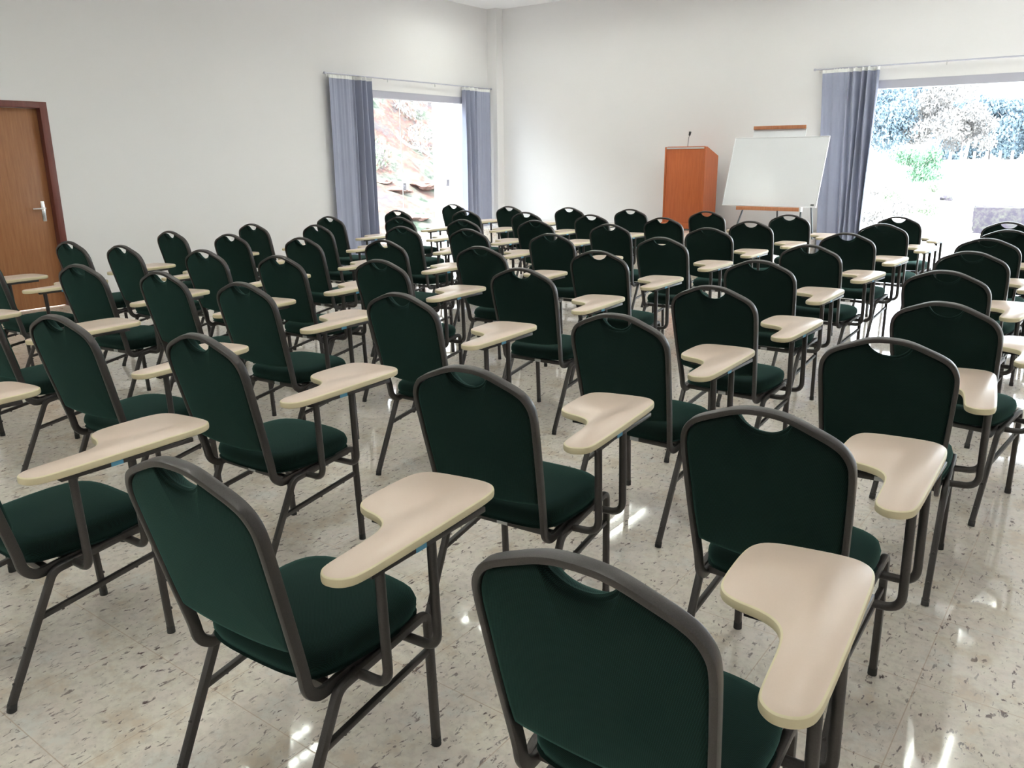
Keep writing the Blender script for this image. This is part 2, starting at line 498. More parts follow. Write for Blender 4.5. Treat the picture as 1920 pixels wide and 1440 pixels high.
def make_chair():
    root = empty('tablet_chair')
    # back frame: one bent tube, arch, shoulders, sides, then forward under the seat
    half = [(0, .5445), (.035, .5425), (.07, .5345), (.115, .5165), (.155, .4985), (.18, .480), (.196, .452), (.2005, .42), (.199, .36), (.192, .22), (.1835, .08)]
    rs = [bp(x, s) for x, s in half]
    tail = [Vector((.1815, -0.118, .385)), Vector((.181, -0.100, .362)), Vector((.181, -0.075, .353)), Vector((.181, -0.02, .360)), Vector((.183, .10, .372)), Vector((.185, .225, .376))]
    right = catmull(rs + tail, 5)
    left = [Vector((-p.x, p.y, p.z)) for p in right]
    path = left[::-1] + right[1:]
    bm = bmesh.new()
    sweep(bm, path, rprofile(0.028, 0.0148, 0.004), normal=-NV)
    obj('back_frame', bm, M['steel'], root)
    # backrest pad
    hr = [(0, .485), (.02, .487), (.042, .495), (.060, .510), (.068, .5245), (.078, .5215), (.112, .507), (.150, .489), (.172, .472), (.185, .448), (.1895, .42), (.188, .36), (.181, .22), (.1745, .145), (.168, .133), (.14, .127), (.10, .121), (.05, .117)]
    hr = [(x * 1.024, s_ + (0.002 if s_ > .5 else 0)) for x, s_ in hr]
    outl = hr + [(0, .116)] + [(-x, s) for x, s in hr[:0:-1]]
    outl = [(p.x, p.y) for p in catmull([(x, s, 0) for x, s in outl], 2, closed=True)]
    bm = bmesh.new()
    ring_pad(bm, outl, (0, .33), lambda x, s, h: bp(x, s, h), [(1.0, .008, -.004), (.985, .018, -.009), (.94, .027, -.0105), (.8, .034, -.0125), (.55, .038, -.0145), (.25, .040, -.0155)],
             plain=[(x, max(y, .524) if abs(x) < .075 and y > .46 else y) for x, y in outl])
    back = obj('backrest', bm, M['green'], root, ang=60)
    bm = bmesh.new()
    pp = catmull([bp(x, s, .002) for x, s in [(-.070, .524), (-.058, .507), (-.040, .4935), (-.02, .4855), (0, .4835), (.02, .4855), (.040, .4935), (.058, .507), (.070, .524)]], 4)
    sweep(bm, pp, circ(0.0075, 8))
    obj('handle_piping', bm, M['green'], back)
    # seat pad
    ho = [(0, .275), (.08, .273), (.15, .258), (.19, .222), (.205, .16), (.205, .08), (.196, -.01), (.182, -.065), (.155, -.095), (.10, -.108), (.05, -.111)]
    so = ho + [(0, -.112)] + [(-x, y) for x, y in ho[:0:-1]]
    so = [(p.x, p.y) for p in catmull([(x, y, 0) for x, y in so], 2, closed=True)]
    def sp(x, y, h): return Vector((x, y, .388 + h + 0.02 * y - (0.10 * max(0, y - .17) ** 1.5)))
    bm = bmesh.new()
    ring_pad(bm, so, (0, .08), sp, [(.965, .004, 0), (.995, .014, -.001), (1.0, .028, -.002), (.975, .044, -.003), (.92, .053, -.003), (.8, .059, -.003), (.5, .063, -.003), (.2, .064, -.003)])
    obj('seat', bm, M['green'], root, ang=70)
    # rear cross bar with sticker
    bm = bmesh.new()
    sweep(bm, [(-.176, .185, .368), (.176, .185, .368)], rprofile(0.018, 0.02, 0.004), normal=(0, 0, 1))
    obj('cross_bar', bm, M['steel'], root)
    bm = bmesh.new()
    sweep(bm, [(-.176, -.062, .360), (.176, -.062, .360)], rprofile(0.02, 0.022, 0.004), normal=(0, 0, 1))
    bar = obj('cross_bar', bm, M['steel'], root)
    st_ = tag(box('sticker', -.016, .022, -.0745, -.0732, .3525, .3675, M['sticker_white'], bar), 'small white sticker on the rear cross bar')
    # legs, each half of a bent tube
    prof = rprofile(0.021, 0.021, 0.006)
    for sx in (1, -1):
        rear = fillet([(sx * .204, .08, .371), (sx * .203, -.052, .355), (sx * .199, -.215, .012)], .04, 8)
        front = fillet([(sx * .204, .08, .371), (sx * .205, .243, .391), (sx * .203, .262, .012)], .028, 8)
        for nm, pth, outw in (('rear', rear, -1), ('front', front, 1)):
            bm = bmesh.new()
            sweep(bm, pth, prof, normal=(sx, 0, 0))
            e = Vector(pth[-1]); tdir = (Vector(pth[-1]) - Vector(pth[-2])).normalized()
            # rubber stacking stops on the tube
            for dd in (.07, .17):
                q = e - tdir * dd
                cyl(bm, q, q + Vector((0, outw * 0.0155, 0)), .0045, 8)
            leg = obj('leg', bm, M['steel'], root)
            bm = bmesh.new()
            cyl(bm, e - tdir * 0.012, Vector((e.x, e.y, 0.0)) , .0125, 12, .013)
            tag(obj('foot_cap', bm, M['rubber'], leg), 'black rubber foot cap')
        bm = bmesh.new()
        sweep(bm, [(sx * .201, -.105, .235), (sx * .203, .246, .285)], rprofile(0.016, 0.016, 0.004), normal=(sx, 0, 0))
        for tt in (.18, .5, .82):
            q = Vector((sx * .202, -.105 + .351 * tt, .235 + .05 * tt))
            cyl(bm, q, q - Vector((0, 0, .013)), .004, 8)
        obj('stretcher', bm, M['steel'], root)
    # two bent supports for the tablet
    for yy, zt in ((.005, .640), (.171, .640)):
        bm = bmesh.new()
        sweep(bm, fillet([(.10, yy + .004, .355), (.297, yy, .365), (.293, yy - .006, zt)], .045, 8), circ(.0115, 10))
        obj('tablet_support', bm, M['steel'], root)
    # bracket under the tablet
    bm = bmesh.new()
    add_box(bm, .279, .305, -.035, .355, .636, .6495, .002)
    add_box(bm, .12, .285, .16, .18, .639, .6495, .001)
    br = obj('tablet_bracket', bm, M['steel'], root)
    tag(box('sticker', .3052, .3060, .10, .135, .637, .649, M['sticker_blue'], br), 'small blue sticker on the bracket')
    # writing tablet
    to = [(.15, .436), (.10, .426), (.066, .404), (.052, .36), (.052, .28), (.058, .21), (.074, .172), (.105, .153), (.15, .143), (.183, .126), (.203, .097), (.213, .05), (.219, -.02), (.225, -.08), (.236, -.106), (.259, -.121), (.286, -.117), (.305, -.1), (.314, -.07), (.3145, 0), (.310, .15), (.304, .30), (.299, .375), (.288, .415), (.262, .439), (.22, .444)]
    to = [(p.x, p.y) for p in catmull([(x, y, 0) for x, y in to], 4, closed=True)]
    bm = bmesh.new()
    def inset(o, d):
        K = len(o); r = []
        for k in range(K):
            t_ = Vector((o[(k + 1) % K][0] - o[k - 1][0], o[(k + 1) % K][1] - o[k - 1][1])).normalized()
            r.append((o[k][0] + t_.y * d, o[k][1] - t_.x * d))
        return r
    area = sum(to[k - 1][0] * to[k][1] - to[k][0] * to[k - 1][1] for k in range(len(to)))
    sg = -1 if area > 0 else 1
    rings = []
    for d_, z in ((.004, .6495), (.0008, .652), (0, .656), (0, .664), (.0012, .668), (.005, .6705)):
        rings.append([bm.verts.new((x, y, z)) for x, y in inset(to, sg * d_)])
    K = len(to)
    for i in range(len(rings) - 1):
        for k in range(K):
            f = bm.faces.new((rings[i][k], rings[i][(k + 1) % K], rings[i + 1][(k + 1) % K], rings[i + 1][k]))
            f.material_index = 1
    bm.faces.new(rings[-1]).material_index = 0
    bm.faces.new(rings[0][::-1]).material_index = 0
    obj('writing_tablet', bm, [M['tablet'], M['edge']], root, ang=35)
    return root

ROWS = [
    [(-0.566, 1.141, 0.037), (-1.409, 1.025, 0.048), (-2.447, 0.920, 0.015), (-3.290, 0.800, 0.020)],
    [(-0.598, 1.998, -0.008), (-1.423, 1.912, 0.069), (-2.436, 1.737, 0.028), (-3.214, 1.630, 0.094), (-4.190, 1.690, 0.030), (-4.980, 1.460, 0.020)],
    [(-0.563, 2.953, 0.084), (-1.455, 2.837, -0.015), (-2.483, 2.739, 0.027), (-3.337, 2.550, 0.053), (-4.042, 2.553, 0.050), (-4.743, 2.461, 0.130), (-5.780, 2.360, 0.030), (-6.400, 2.250, 0.000)],
    [(-0.483, 3.766, -0.153), (-1.431, 3.667, -0.042), (-2.530, 3.698, 0.037), (-3.436, 3.552, 0.040), (-4.110, 3.366, 0.048), (-4.814, 3.311, 0.064), (-5.561, 3.171, 0.044), (-6.181, 3.112, 0.047)],
    [(-0.654, 4.768, -0.120), (-1.601, 4.691, -0.023), (-2.611, 4.632, 0.007), (-3.400, 4.436, 0.033), (-4.257, 4.412, 0.007), (-4.933, 4.224, 0.017), (-5.677, 4.114, 0.060), (-6.345, 4.016, 0.021)],
    [(-0.679, 5.773, -0.136), (-1.606, 5.655, -0.085), (-2.673, 5.630, -0.011), (-3.529, 5.464, 0.022), (-4.351, 5.462, 0.023), (-5.011, 5.373, 0.007), (-5.794, 5.105, -0.029), (-6.428, 4.878, 0.045)],
    [(-0.724, 6.709, -0.088), (-1.650, 6.653, -0.044), (-2.725, 6.565, 0.015), (-3.608, 6.503, 0.004), (-4.424, 6.532, 0.017), (-5.073, 6.268, -0.002), (-5.845, 6.198, 0.011), (-6.563, 5.922, -0.000)],
    [(-0.704, 7.539, -0.021), (-1.631, 7.681, -0.067), (-2.684, 7.422, -0.042), (-3.567, 7.448, -0.004), (-4.373, 7.464, -0.018), (-5.184, 7.460, -0.032), (-5.953, 7.364, -0.001), (-6.671, 7.013, 0.021)],
    [(-0.793, 8.410, -0.045), (-1.707, 8.633, -0.081), (-2.674, 8.413, -0.025), (-3.595, 8.523, 0.001), (-4.473, 8.459, 0.003), (-5.252, 8.415, -0.024), (-6.021, 8.277, -0.040), (-6.928, 8.304, -0.048)],
]


ORD = ['', 'first', 'second', 'third', 'fourth', 'fifth', 'sixth', 'seventh', 'eighth', 'ninth']
proto = make_chair()
def copy_tree(o, parent=None):
    c = o.copy()
    COL.objects.link(c)
    if parent is not None: c.parent = parent
    for ch in list(o.children): copy_tree(ch, c)
    return c
SPECIAL = {
    (0, 0): 'dark green tablet chair nearest the camera, its back cut off by the bottom edge',
    (0, 3): 'tablet chair outside the left edge, only the front of its cream tablet in view',
    (1, 5): 'tablet chair outside the left edge in the second row, only its tablet tip showing',
}
first = True
for ri, row in enumerate(ROWS):
    for ci, (x, y, th) in enumerate(row):
        o = proto if first else copy_tree(proto)
        first = False
        o.location = (x, y, 0)
        o.rotation_euler = (0, 0, th)
        right = 'rightmost seat' if ci == 0 else '%s seat from the right' % ORD[ci + 1]
        if ri == 8: rr = 'farthest row nearest the stage'
        elif ri == 0: rr = 'row nearest the camera'
        else: rr = '%s row from the camera' % ORD[ri + 1]
        lab = SPECIAL.get((ri, ci), 'dark green tablet chair, %s, %s' % (rr, right))
        tag(o, lab, 'chair', 'tablet-arm chairs in nine rows facing the stage')

# ------------------------------------------------------------------ lectern
def make_lectern():
    x0, x1, y0, y1 = -5.30, -4.70, 10.70, 11.14
    root = empty('lectern', ((x0 + x1) / 2, (y0 + y1) / 2, STZ))
    tag(root, 'orange-brown wooden lectern with sloping top standing on the stage', 'lectern')
    ox, oy, oz = (x0 + x1) / 2, (y0 + y1) / 2, STZ
    w = (x1 - x0) / 2; dp = (y1 - y0) / 2
    H = 1.575 - STZ
    def prism(nm, xa, xb, m):
        bm = bmesh.new()
        prof = [(-dp, .09), (dp, .09), (dp, H - .115), (-dp + .06, H + .005), (-dp, H + .005)]
        A = [bm.verts.new((xa, y, z)) for y, z in prof]; B = [bm.verts.new((xb, y, z)) for y, z in prof]
        for k in range(len(prof)): bm.faces.new((A[k], A[(k + 1) % 5], B[(k + 1) % 5], B[k]))
        bm.faces.new(A[::-1]); bm.faces.new(B)
        bmesh.ops.bevel(bm, geom=list(bm.edges), offset=.002, segments=1, affect='EDGES')
        return obj(nm, bm, m, root)
    prism('side_panel', w - .022, w, M['lectern_wood'])
    prism('side_panel', -w, -w + .022, M['lectern_wood'])
    box('front_panel', -w + .022, w - .022, -dp + .008, -dp + .028, .09, H - .02, M['lectern_wood'], root, .001)
    bm = bmesh.new()
    add_box(bm, -w + .022, w - .022, -dp + .002, -dp + .012, H - .022, H - .002, .001)
    tag(obj('top_trim', bm, M['sticker_white'], root), 'pale metal strip along the top edge')
    bm = bmesh.new()
    add_box(bm, -w + .022, w - .022, -.225, .225, -.009, .009, .002, mat=Matrix.Translation((0, .03, H - .066)) @ Matrix.Rotation(-math.atan2(.12, .38), 4, 'X'))
    obj('reading_top', bm, M['lectern_wood'], root)
    box('shelf', -w + .022, w - .022, -dp + .028, dp - .02, .6, .62, M['lectern_wood'], root)
    box('plinth', -w - .012, w + .012, -dp - .012, dp + .012, 0.01, .09, M['lectern_wood'], root, .004)
    box('base_skid', -w - .005, w + .005, -dp - .005, dp + .005, 0.0, .01, M['black'], root)
    return root
make_lectern()
mic = empty('microphone', (-5.01, 10.80, 1.560))
tag(mic, 'thin gooseneck microphone standing on top of the wooden lectern', 'microphone')
bm = bmesh.new()
cyl(bm, (0, 0, -.015), (0, 0, .012), .022, 16)
obj('base', bm, M['black'], mic)
bm = bmesh.new()
pth = catmull([(0, 0, .01), (.004, 0, .07), (.012, -.005, .13), (.03, -.02, .175)], 6)
sweep(bm, pth, circ(.004, 8))
obj('gooseneck', bm, M['darkleg'], mic)
bm = bmesh.new()
cyl(bm, (.028, -.018, .170), (.042, -.032, .215), .013, 12, .017)
obj('capsule', bm, M['black'], mic)

# ------------------------------------------------------------------ flip-chart easel and whiteboard
ez = empty('easel', (-3.68, 10.6, STZ))
tag(ez, 'flip chart easel with reddish wooden bars standing behind the leaning whiteboard', 'easel')
def eb(nm, P, r, m, par=ez):
    bm = bmesh.new()
    off = Vector((-3.68, 10.6, STZ))
    cyl(bm, Vector(P[0]) - off, Vector(P[1]) - off, r, 10)
    return obj(nm, bm, m, par)
YTOP, YBOT = 10.78, 10.30
bm = bmesh.new()
add_box(bm, -.335, .335, -.012, .012, -.022, .022, .003, mat=Matrix.Translation((-3.74 + 3.68, YTOP - 10.6 - .02, 1.80 - STZ)))
top = tag(obj('top_clamp', bm, M['bar_wood'], ez), 'reddish wooden clamp bar')
bm = bmesh.new()
add_box(bm, -.40, .40, -.03, .03, -.022, .022, .003, mat=Matrix.Translation((-3.635 + 3.68, 10.245 - 10.6, .815 - STZ)))
add_box(bm, .40, .425, -.035, .035, -.028, .03, .003, mi=1, mat=Matrix.Translation((-3.635 + 3.68, 10.245 - 10.6, .815 - STZ)))
tag(obj('ledge', bm, [M['bar_wood'], M['whiteframe']], ez), 'reddish wooden ledge holding the whiteboard')
# back sheet of the easel (leans with the legs)
bm = bmesh.new()
a, b_, z0_, z1_ = -.33, .34, .84 - STZ, 1.79 - STZ
P = [(-.06 + a, 10.345 - 10.6, z0_), (-.06 + b_, 10.345 - 10.6, z0_), (-.06 + b_, YTOP - 10.6, z1_), (-.06 + a, YTOP - 10.6, z1_)]
vs = [bm.verts.new(p) for p in P] + [bm.verts.new((p[0], p[1] + .015, p[2])) for p in P]
for f in ((0, 1, 2, 3), (7, 6, 5, 4), (0, 4, 5, 1), (1, 5, 6, 2), (2, 6, 7, 3), (3, 7, 4, 0)): bm.faces.new([vs[k] for k in f])
obj('back_sheet', bm, M['board'], ez, smooth=False)
eb('leg', ((-3.97, 10.33, .84), (-4.03, 10.16, STZ + .003)), .011, M['darkleg'])
eb('leg', ((-3.13, 10.33, .88), (-3.03, 10.16, STZ + .003)), .011, M['darkleg'])
eb('leg', ((-3.74, 10.80, 1.74), (-3.80, 11.12, STZ + .004)), .011, M['darkleg'])
eb('leg', ((-3.25, 10.34, .86), (-3.24, 10.30, STZ + .003)), .011, M['darkleg'])
eb('cross_rail', ((-3.97, 10.33, .86), (-3.13, 10.33, .88)), .009, M['darkleg'])

wb = empty('whiteboard', (-3.66, 10.3, .84))
tag(wb, 'wide blank whiteboard leaning back on the easel ledge', 'whiteboard')
tilt = Matrix.Rotation(-math.atan2(.32, .845), 4, 'X')
W, Hh = .60, .90
bm = bmesh.new()
add_box(bm, -W + .008, W - .008, 0, .012, .008, Hh - .008)
bmesh.ops.transform(bm, matrix=tilt, verts=bm.verts)
surf = obj('writing_surface', bm, M['board'], wb, smooth=False)
bm = bmesh.new()
for xa, xb, za, zb in ((-W, W, 0, .012), (-W, W, Hh - .012, Hh), (-W, -W + .012, .012, Hh - .012), (W - .012, W, .012, Hh - .012)):
    add_box(bm, xa, xb, -.005, .016, za, zb, .002)
bmesh.ops.transform(bm, matrix=tilt, verts=bm.verts)
obj('rim', bm, M['whiteframe'], wb)
bm = bmesh.new()
add_box(bm, W - .07, W - .03, -.002, .0005, .022, .04)
bmesh.ops.transform(bm, matrix=tilt, verts=bm.verts)
tag(obj('maker_mark', bm, M['darkleg'], surf, smooth=False), 'tiny dark mark in the lower right corner')

# ------------------------------------------------------------------ curtains and rods
def curtain(axis, pos, out, a0, a1, z0, z1, flat, label, seed, droop=0.0, folds=6, skew=0.0):
    """flat: (u0,u1) fraction hanging flat, the rest gathered; droop shifts the folded edge at the bottom"""
    rnd = random.Random(seed)
    NU, NV_ = 140, 26
    ph = [rnd.uniform(0, 6.28) for _ in range(8)]
    root = empty('curtain', (pos, (a0 + a1) / 2, 0) if axis == 'x' else ((a0 + a1) / 2, pos, 0))
    tag(root, label, 'curtain')
    def pt(u, v, th=0.0):
        # v 0 top .. 1 bottom
        g = 0.0
        f = (u - flat[0]) / max(1e-6, flat[1] - flat[0])
        infl = 0 <= f <= 1
        if flat[0] == 0: k = max(0, (u - flat[1]) / (1 - flat[1]))
        else: k = max(0, (flat[0] - u) / flat[0])
        w = min(1, k * 6) if not infl else 0.0
        amp = 0.013 + 0.062 * w * (0.55 + 0.45 * v)
        spread = 1 + 0.0 * v
        depth = amp * math.sin(u * 2 * math.pi * (folds if not infl else folds * 0.35) + ph[0] + 0.9 * v * math.sin(ph[1])) + 0.3 * amp * math.sin(u * 41 + ph[2] + v * 1.6)
        depth += 0.006 * math.sin(u * 90 + ph[3]) * (1 - v) * (1 if not infl else .4)
        a = a0 + (a1 - a0) * u + skew * v * (1 - u) + droop * w * v + 0.012 * w * math.sin(v * 5 + u * 20)
        z = z1 + (z0 - z1) * v
        dd = pos - out * (0.075 + depth + th)
        return (dd, a, z) if axis == 'x' else (a, dd, z)
    org = Vector(root.location)
    bm = bmesh.new()
    for th, rev in ((0, False), (0.003, True)):
        g = [[bm.verts.new(Vector(pt(i / NU, j / NV_, th)) - org) for i in range(NU + 1)] for j in range(NV_ + 1)]
        for j in range(NV_):
            for i in range(NU):
                f = (g[j][i], g[j][i + 1], g[j + 1][i + 1], g[j + 1][i])
                bm.faces.new(f[::-1] if rev else f)
        if th == 0: G0 = g
        else:
            for j in range(NV_):
                for i in (0, NU): bm.faces.new((G0[j][i], G0[j + 1][i], g[j + 1][i], g[j][i]))
            for i in range(NU):
                for j in (0, NV_): bm.faces.new((G0[j][i], G0[j][i + 1], g[j][i + 1], g[j][i]))
    obj('cloth', bm, M['curtain'], root, ang=80)
    bm = bmesh.new()
    hp = []
    for dz in (0.0, 0.042):
        for th in (-0.002, 0.005):
            hp.append([bm.verts.new(Vector(pt(i / NU, 0, th)) - org + Vector((0, 0, dz + 0.006 * math.sin(i * .9) * (dz > 0)))) for i in range(NU + 1)])
    for i in range(NU):
        bm.faces.new((hp[0][i], hp[0][i + 1], hp[2][i + 1], hp[2][i])); bm.faces.new((hp[1][i], hp[3][i], hp[3][i + 1], hp[1][i + 1]))
        bm.faces.new((hp[2][i], hp[2][i + 1], hp[3][i + 1], hp[3][i])); bm.faces.new((hp[0][i], hp[1][i], hp[1][i + 1], hp[0][i + 1]))
    tag(obj('header_tape', bm, M['header'], root), 'white gathered header tape')
    return root
curtain('x', XL, -1, 7.66, 8.40, 0.02, 2.485, (0, .58), 'blue-grey curtain at the left side of the window beside the door wall', 3, -0.02, 7)
curtain('x', XL, -1, 10.38, 11.08, 0.02, 2.485, (.55, 1), 'blue-grey curtain between the left window and the room corner', 8, 0.0, 6)
curtain('y', YB, 1, -3.40, -2.72, 0.02, 2.455, (0, .42), 'blue-grey curtain left of the large window behind the whiteboard', 12, 0.0, 8, 0.13)
curtain('y', YB, 1, 1.75, 2.45, 0.02, 2.455, (.5, 1), 'blue-grey curtain right of the large window', 5, 0.0, 8)

def rod(axis, pos, out, a0, a1, z, brk, label):
    mid = (a0 + a1) / 2
    loc = (pos - out * 0.075, mid, z) if axis == 'x' else (mid, pos - out * 0.075, z)
    root = empty('curtain_rod', loc); tag(root, label, 'curtain rod')
    def V(a, d, zz): return Vector((-out * d, a - mid, zz)) if axis == 'x' else Vector((a - mid, -out * d, zz))
    bm = bmesh.new(); cyl(bm, V(a0, 0, 0), V(a1, 0, 0), .009, 12); obj('rod', bm, M['alu'], root)
    for a in (a0, a1):
        bm = bmesh.new(); cyl(bm, V(a - .012, 0, 0), V(a + .012, 0, 0), .016, 12); obj('finial', bm, M['alu'], root)
    for a in brk:
        bm = bmesh.new(); cyl(bm, V(a, -.074, 0), V(a, 0, 0), .006, 8); cyl(bm, V(a, 0, -.045), V(a, 0, .012), .006, 8); obj('bracket', bm, M['chrome'], root)
rod('x', XL, -1, 7.61, 11.12, 2.54, [7.64, 8.75, 9.75, 11.08], 'slim metal curtain rod above the window in the left wall')
rod('y', YB, 1, -3.5, 2.5, 2.505, [-3.43, -1.98, -.4, 1.1, 2.43], 'slim metal curtain rod above the large window in the back wall')

# ------------------------------------------------------------------ ceiling lamps
def make_lamp():
    root = empty('ceiling_light')
    bm = bmesh.new()
    for xa, xb, ya, yb in ((-.32, .32, -.62, -.60), (-.32, .32, .60, .62), (-.32, -.30, -.60, .60), (.30, .32, -.60, .60)):
        add_box(bm, xa, xb, ya, yb, -.07, 0)
    obj('housing', bm, M['whiteframe'], root, smooth=False)
    bm = bmesh.new(); add_box(bm, -.30, .30, -.60, .60, -.006, 0)
    obj('reflector', bm, M['whiteframe'], root, smooth=False)
    for sx in (-1, 1):
        bm = bmesh.new(); cyl(bm, (sx * .13, -.575, -.03), (sx * .13, .575, -.03), .014, 12)
        obj('tube', bm, M['lamp_panel'], root)
    bm = bmesh.new()
    add_box(bm, -.008, .008, -.60, .60, -.068, -.046)
    for k in range(1, 10): add_box(bm, -.30, .30, -.6 + .12 * k - .008, -.6 + .12 * k + .008, -.069, -.0465)
    obj('louver_grid', bm, M['louver'], root, smooth=False)
    return root
lamp = make_lamp(); first = True
for i, (x, ys) in enumerate(((-7.4, (9.75,)), (-5.35, (-1.8, .9, 3.5, 6.9, 9.75)), (-3.0, (-1.8, .9, 3.5, 6.9, 9.75)), (-.7, (-1.8, .9, 3.5, 6.9, 9.75)))):  # two rows nearest the rear wall are unseen, added to brighten the near floor
    for j, y in enumerate(ys):
        o = lamp if first else copy_tree(lamp)
        first = False
        o.location = (x, y, ZC)
        tag(o, 'louvred ceiling light, %s column from the left wall, %s from the rear wall' % (ORD[i + 1], ORD[j + 1]), 'ceiling light', 'louvred ceiling lights')

# ------------------------------------------------------------------ outdoors
def terrain(name, x0, x1, y0, y1, nx, ny, fn, m):
    bm = bmesh.new()
    g = [[bm.verts.new((x0 + (x1 - x0) * i / nx, y0 + (y1 - y0) * j / ny, fn(x0 + (x1 - x0) * i / nx, y0 + (y1 - y0) * j / ny))) for i in range(nx + 1)] for j in range(ny + 1)]
    for j in range(ny):
        for i in range(nx): bm.faces.new((g[j][i], g[j][i + 1], g[j + 1][i + 1], g[j + 1][i]))
    return obj(name, bm, m, ang=180)
def smooth(a, b, x):
    t_ = min(1, max(0, (x - a) / (b - a))); return t_ * t_ * (3 - 2 * t_)
def hn(x, y, s, a): return a * mnoise.fractal(Vector((x * s, y * s, 3.3)), 1.0, 2.0, 4)
def back_h(x, y):
    h = -.15 + 1.15 * smooth(14, 62, y) + hn(x, y, .25, .12) * smooth(12, 20, y)
    # bank on the left of the view
    h += 3.4 * smooth(0, 1, (-x - 5.5 - (y - 20) * .30) / 7.0) * smooth(15, 30, y)
    return h
tag(terrain('outdoor_ground', -75, 45, 11.52, 150, 90, 90, back_h, M['ground']), kind='structure')
def hill_h(x, y):
    d = -x - 12.2
    return -.15 + 7.5 * smooth(0, 11, d) + hn(x, y, .5, .35) * smooth(0, 2, d)
tag(terrain('hillside', -42, -8.97, -6, 34, 70, 80, hill_h, M['hill']), kind='structure')

def leaves(bm, centre, rad, n, size, rnd, mi=0):
    for _ in range(n):
        while True:
            p = Vector((rnd.uniform(-1, 1), rnd.uniform(-1, 1), rnd.uniform(-1, 1)))
            if .35 < p.length < 1: break
        c = Vector(centre) + Vector((p.x * rad[0], p.y * rad[1], p.z * rad[2]))
        e = Euler((rnd.uniform(0, 6.3), rnd.uniform(0, 6.3), rnd.uniform(0, 6.3))).to_matrix()
        s = size * rnd.uniform(.6, 1.3)
        q = [e @ Vector(v) for v in ((-s, 0, 0), (0, -s * .45, s * .12), (s, 0, 0), (0, s * .45, s * .12))]
        f = bm.faces.new([bm.verts.new(c + v) for v in q]); f.material_index = mi
def tree(x, y, h, w, m, label, seed, n=2600, size=.16, group='trees behind the field', name='tree', cat='tree', low=.28):
    rnd = random.Random(seed)
    z = back_h(x, y) if y > 12 else hill_h(x, y)
    root = empty(name, (x, y, z - .05)); tag(root, label, cat, group)
    bm = bmesh.new()
    cyl(bm, (0, 0, 0), (rnd.uniform(-.1, .1), 0, h * .62), .035 * h * .5, 8, .012 * h * .5)
    for _ in range(6):
        a = rnd.uniform(0, 6.28); z0 = h * rnd.uniform(.25, .5)
        cyl(bm, (0, 0, z0), (math.cos(a) * w * .35, math.sin(a) * w * .35, z0 + h * .3), .018 * h * .4, 6, .004 * h)
    obj('trunk', bm, M['bark'], root)
    bm = bmesh.new()
    for _ in range(14):
        a = rnd.uniform(0, 6.28); rr = w * .5 * math.sqrt(rnd.uniform(0, .7)); zz = h * rnd.uniform(low, .86)
        k = 1 - .5 * abs(zz / h - .5)
        leaves(bm, (math.cos(a) * rr, math.sin(a) * rr, zz), (w * .24 * k, w * .24 * k, h * .14), n // 14, size, rnd)
    obj('foliage', bm, m, root, smooth=False)
    return root
def at(px, py, dist):
    """point on the ray of a photo position, at a horizontal distance (only used to plan where far things stand)"""
    d = _fw + _r2 * ((px - 960) / F_PX) - _u2 * ((py - 720) / F_PX)
    return Vector((0, 0, CAM_H)) + d * (dist / math.hypot(d.x, d.y))
k = 0
names = ['first', 'second', 'third', 'fourth', 'fifth', 'sixth', 'seventh', 'eighth', 'ninth', 'tenth', 'eleventh', 'twelfth']
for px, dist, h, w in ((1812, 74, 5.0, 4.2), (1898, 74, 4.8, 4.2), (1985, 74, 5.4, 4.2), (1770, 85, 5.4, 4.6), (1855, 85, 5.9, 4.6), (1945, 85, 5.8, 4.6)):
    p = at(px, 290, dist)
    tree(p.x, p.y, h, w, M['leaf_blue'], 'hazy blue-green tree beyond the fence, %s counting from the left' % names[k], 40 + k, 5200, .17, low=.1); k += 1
k = 0
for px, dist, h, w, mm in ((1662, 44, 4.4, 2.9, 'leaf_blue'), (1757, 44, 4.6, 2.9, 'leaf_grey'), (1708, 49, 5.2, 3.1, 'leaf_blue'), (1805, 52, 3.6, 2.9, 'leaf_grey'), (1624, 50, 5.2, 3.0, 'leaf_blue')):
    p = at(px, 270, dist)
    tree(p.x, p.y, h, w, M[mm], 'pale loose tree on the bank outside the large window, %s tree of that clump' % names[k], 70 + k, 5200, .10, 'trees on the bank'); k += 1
p = at(1722, 262, 34); tree(p.x, p.y, 1.6, 1.6, M['leaf_bright'], 'bright green bush on the bank outside the large window', 90, 2600, .07, None, 'bush', 'bush')
k = 0
for px, py, dist in ((1655, 285, 27), (1680, 282, 26), (1697, 318, 21), (1742, 320, 23), (1662, 325, 19), (1760, 300, 30)):
    p = at(px, py, dist)
    tree(p.x, p.y, .55, .8, M['leaf_green' if k % 2 else 'leaf_grey'], 'small low shrub on the pale slope outside the large window, %s of them' % names[k], 100 + k, 420, .05, 'low shrubs on the slope', 'shrub', 'shrub'); k += 1

# fence posts and pole
k = 0
for px in (1764, 1782, 1803, 1827, 1850, 1875, 1898, 1921):
    p = at(px, 292, 58)
    o = box('fence_post', -.07, .07, -.07, .07, -.2, .62, M['post'], None, .01)
    o.location = (p.x, p.y, back_h(p.x, p.y))
    tag(o, 'pale fence post at the edge of the field, %s from the left' % names[k], 'fence post', 'fence posts before the trees'); k += 1
bm = bmesh.new(); p = at(1809, 292, 56)
cyl(bm, (0, 0, -.2), (.35, 0, 4.4), .09, 10, .06)
o = obj('utility_pole', bm, M['post']); o.location = (p.x, p.y, back_h(p.x, p.y)); tag(o, 'tall pale slanting pole before the blue-green trees', 'pole')

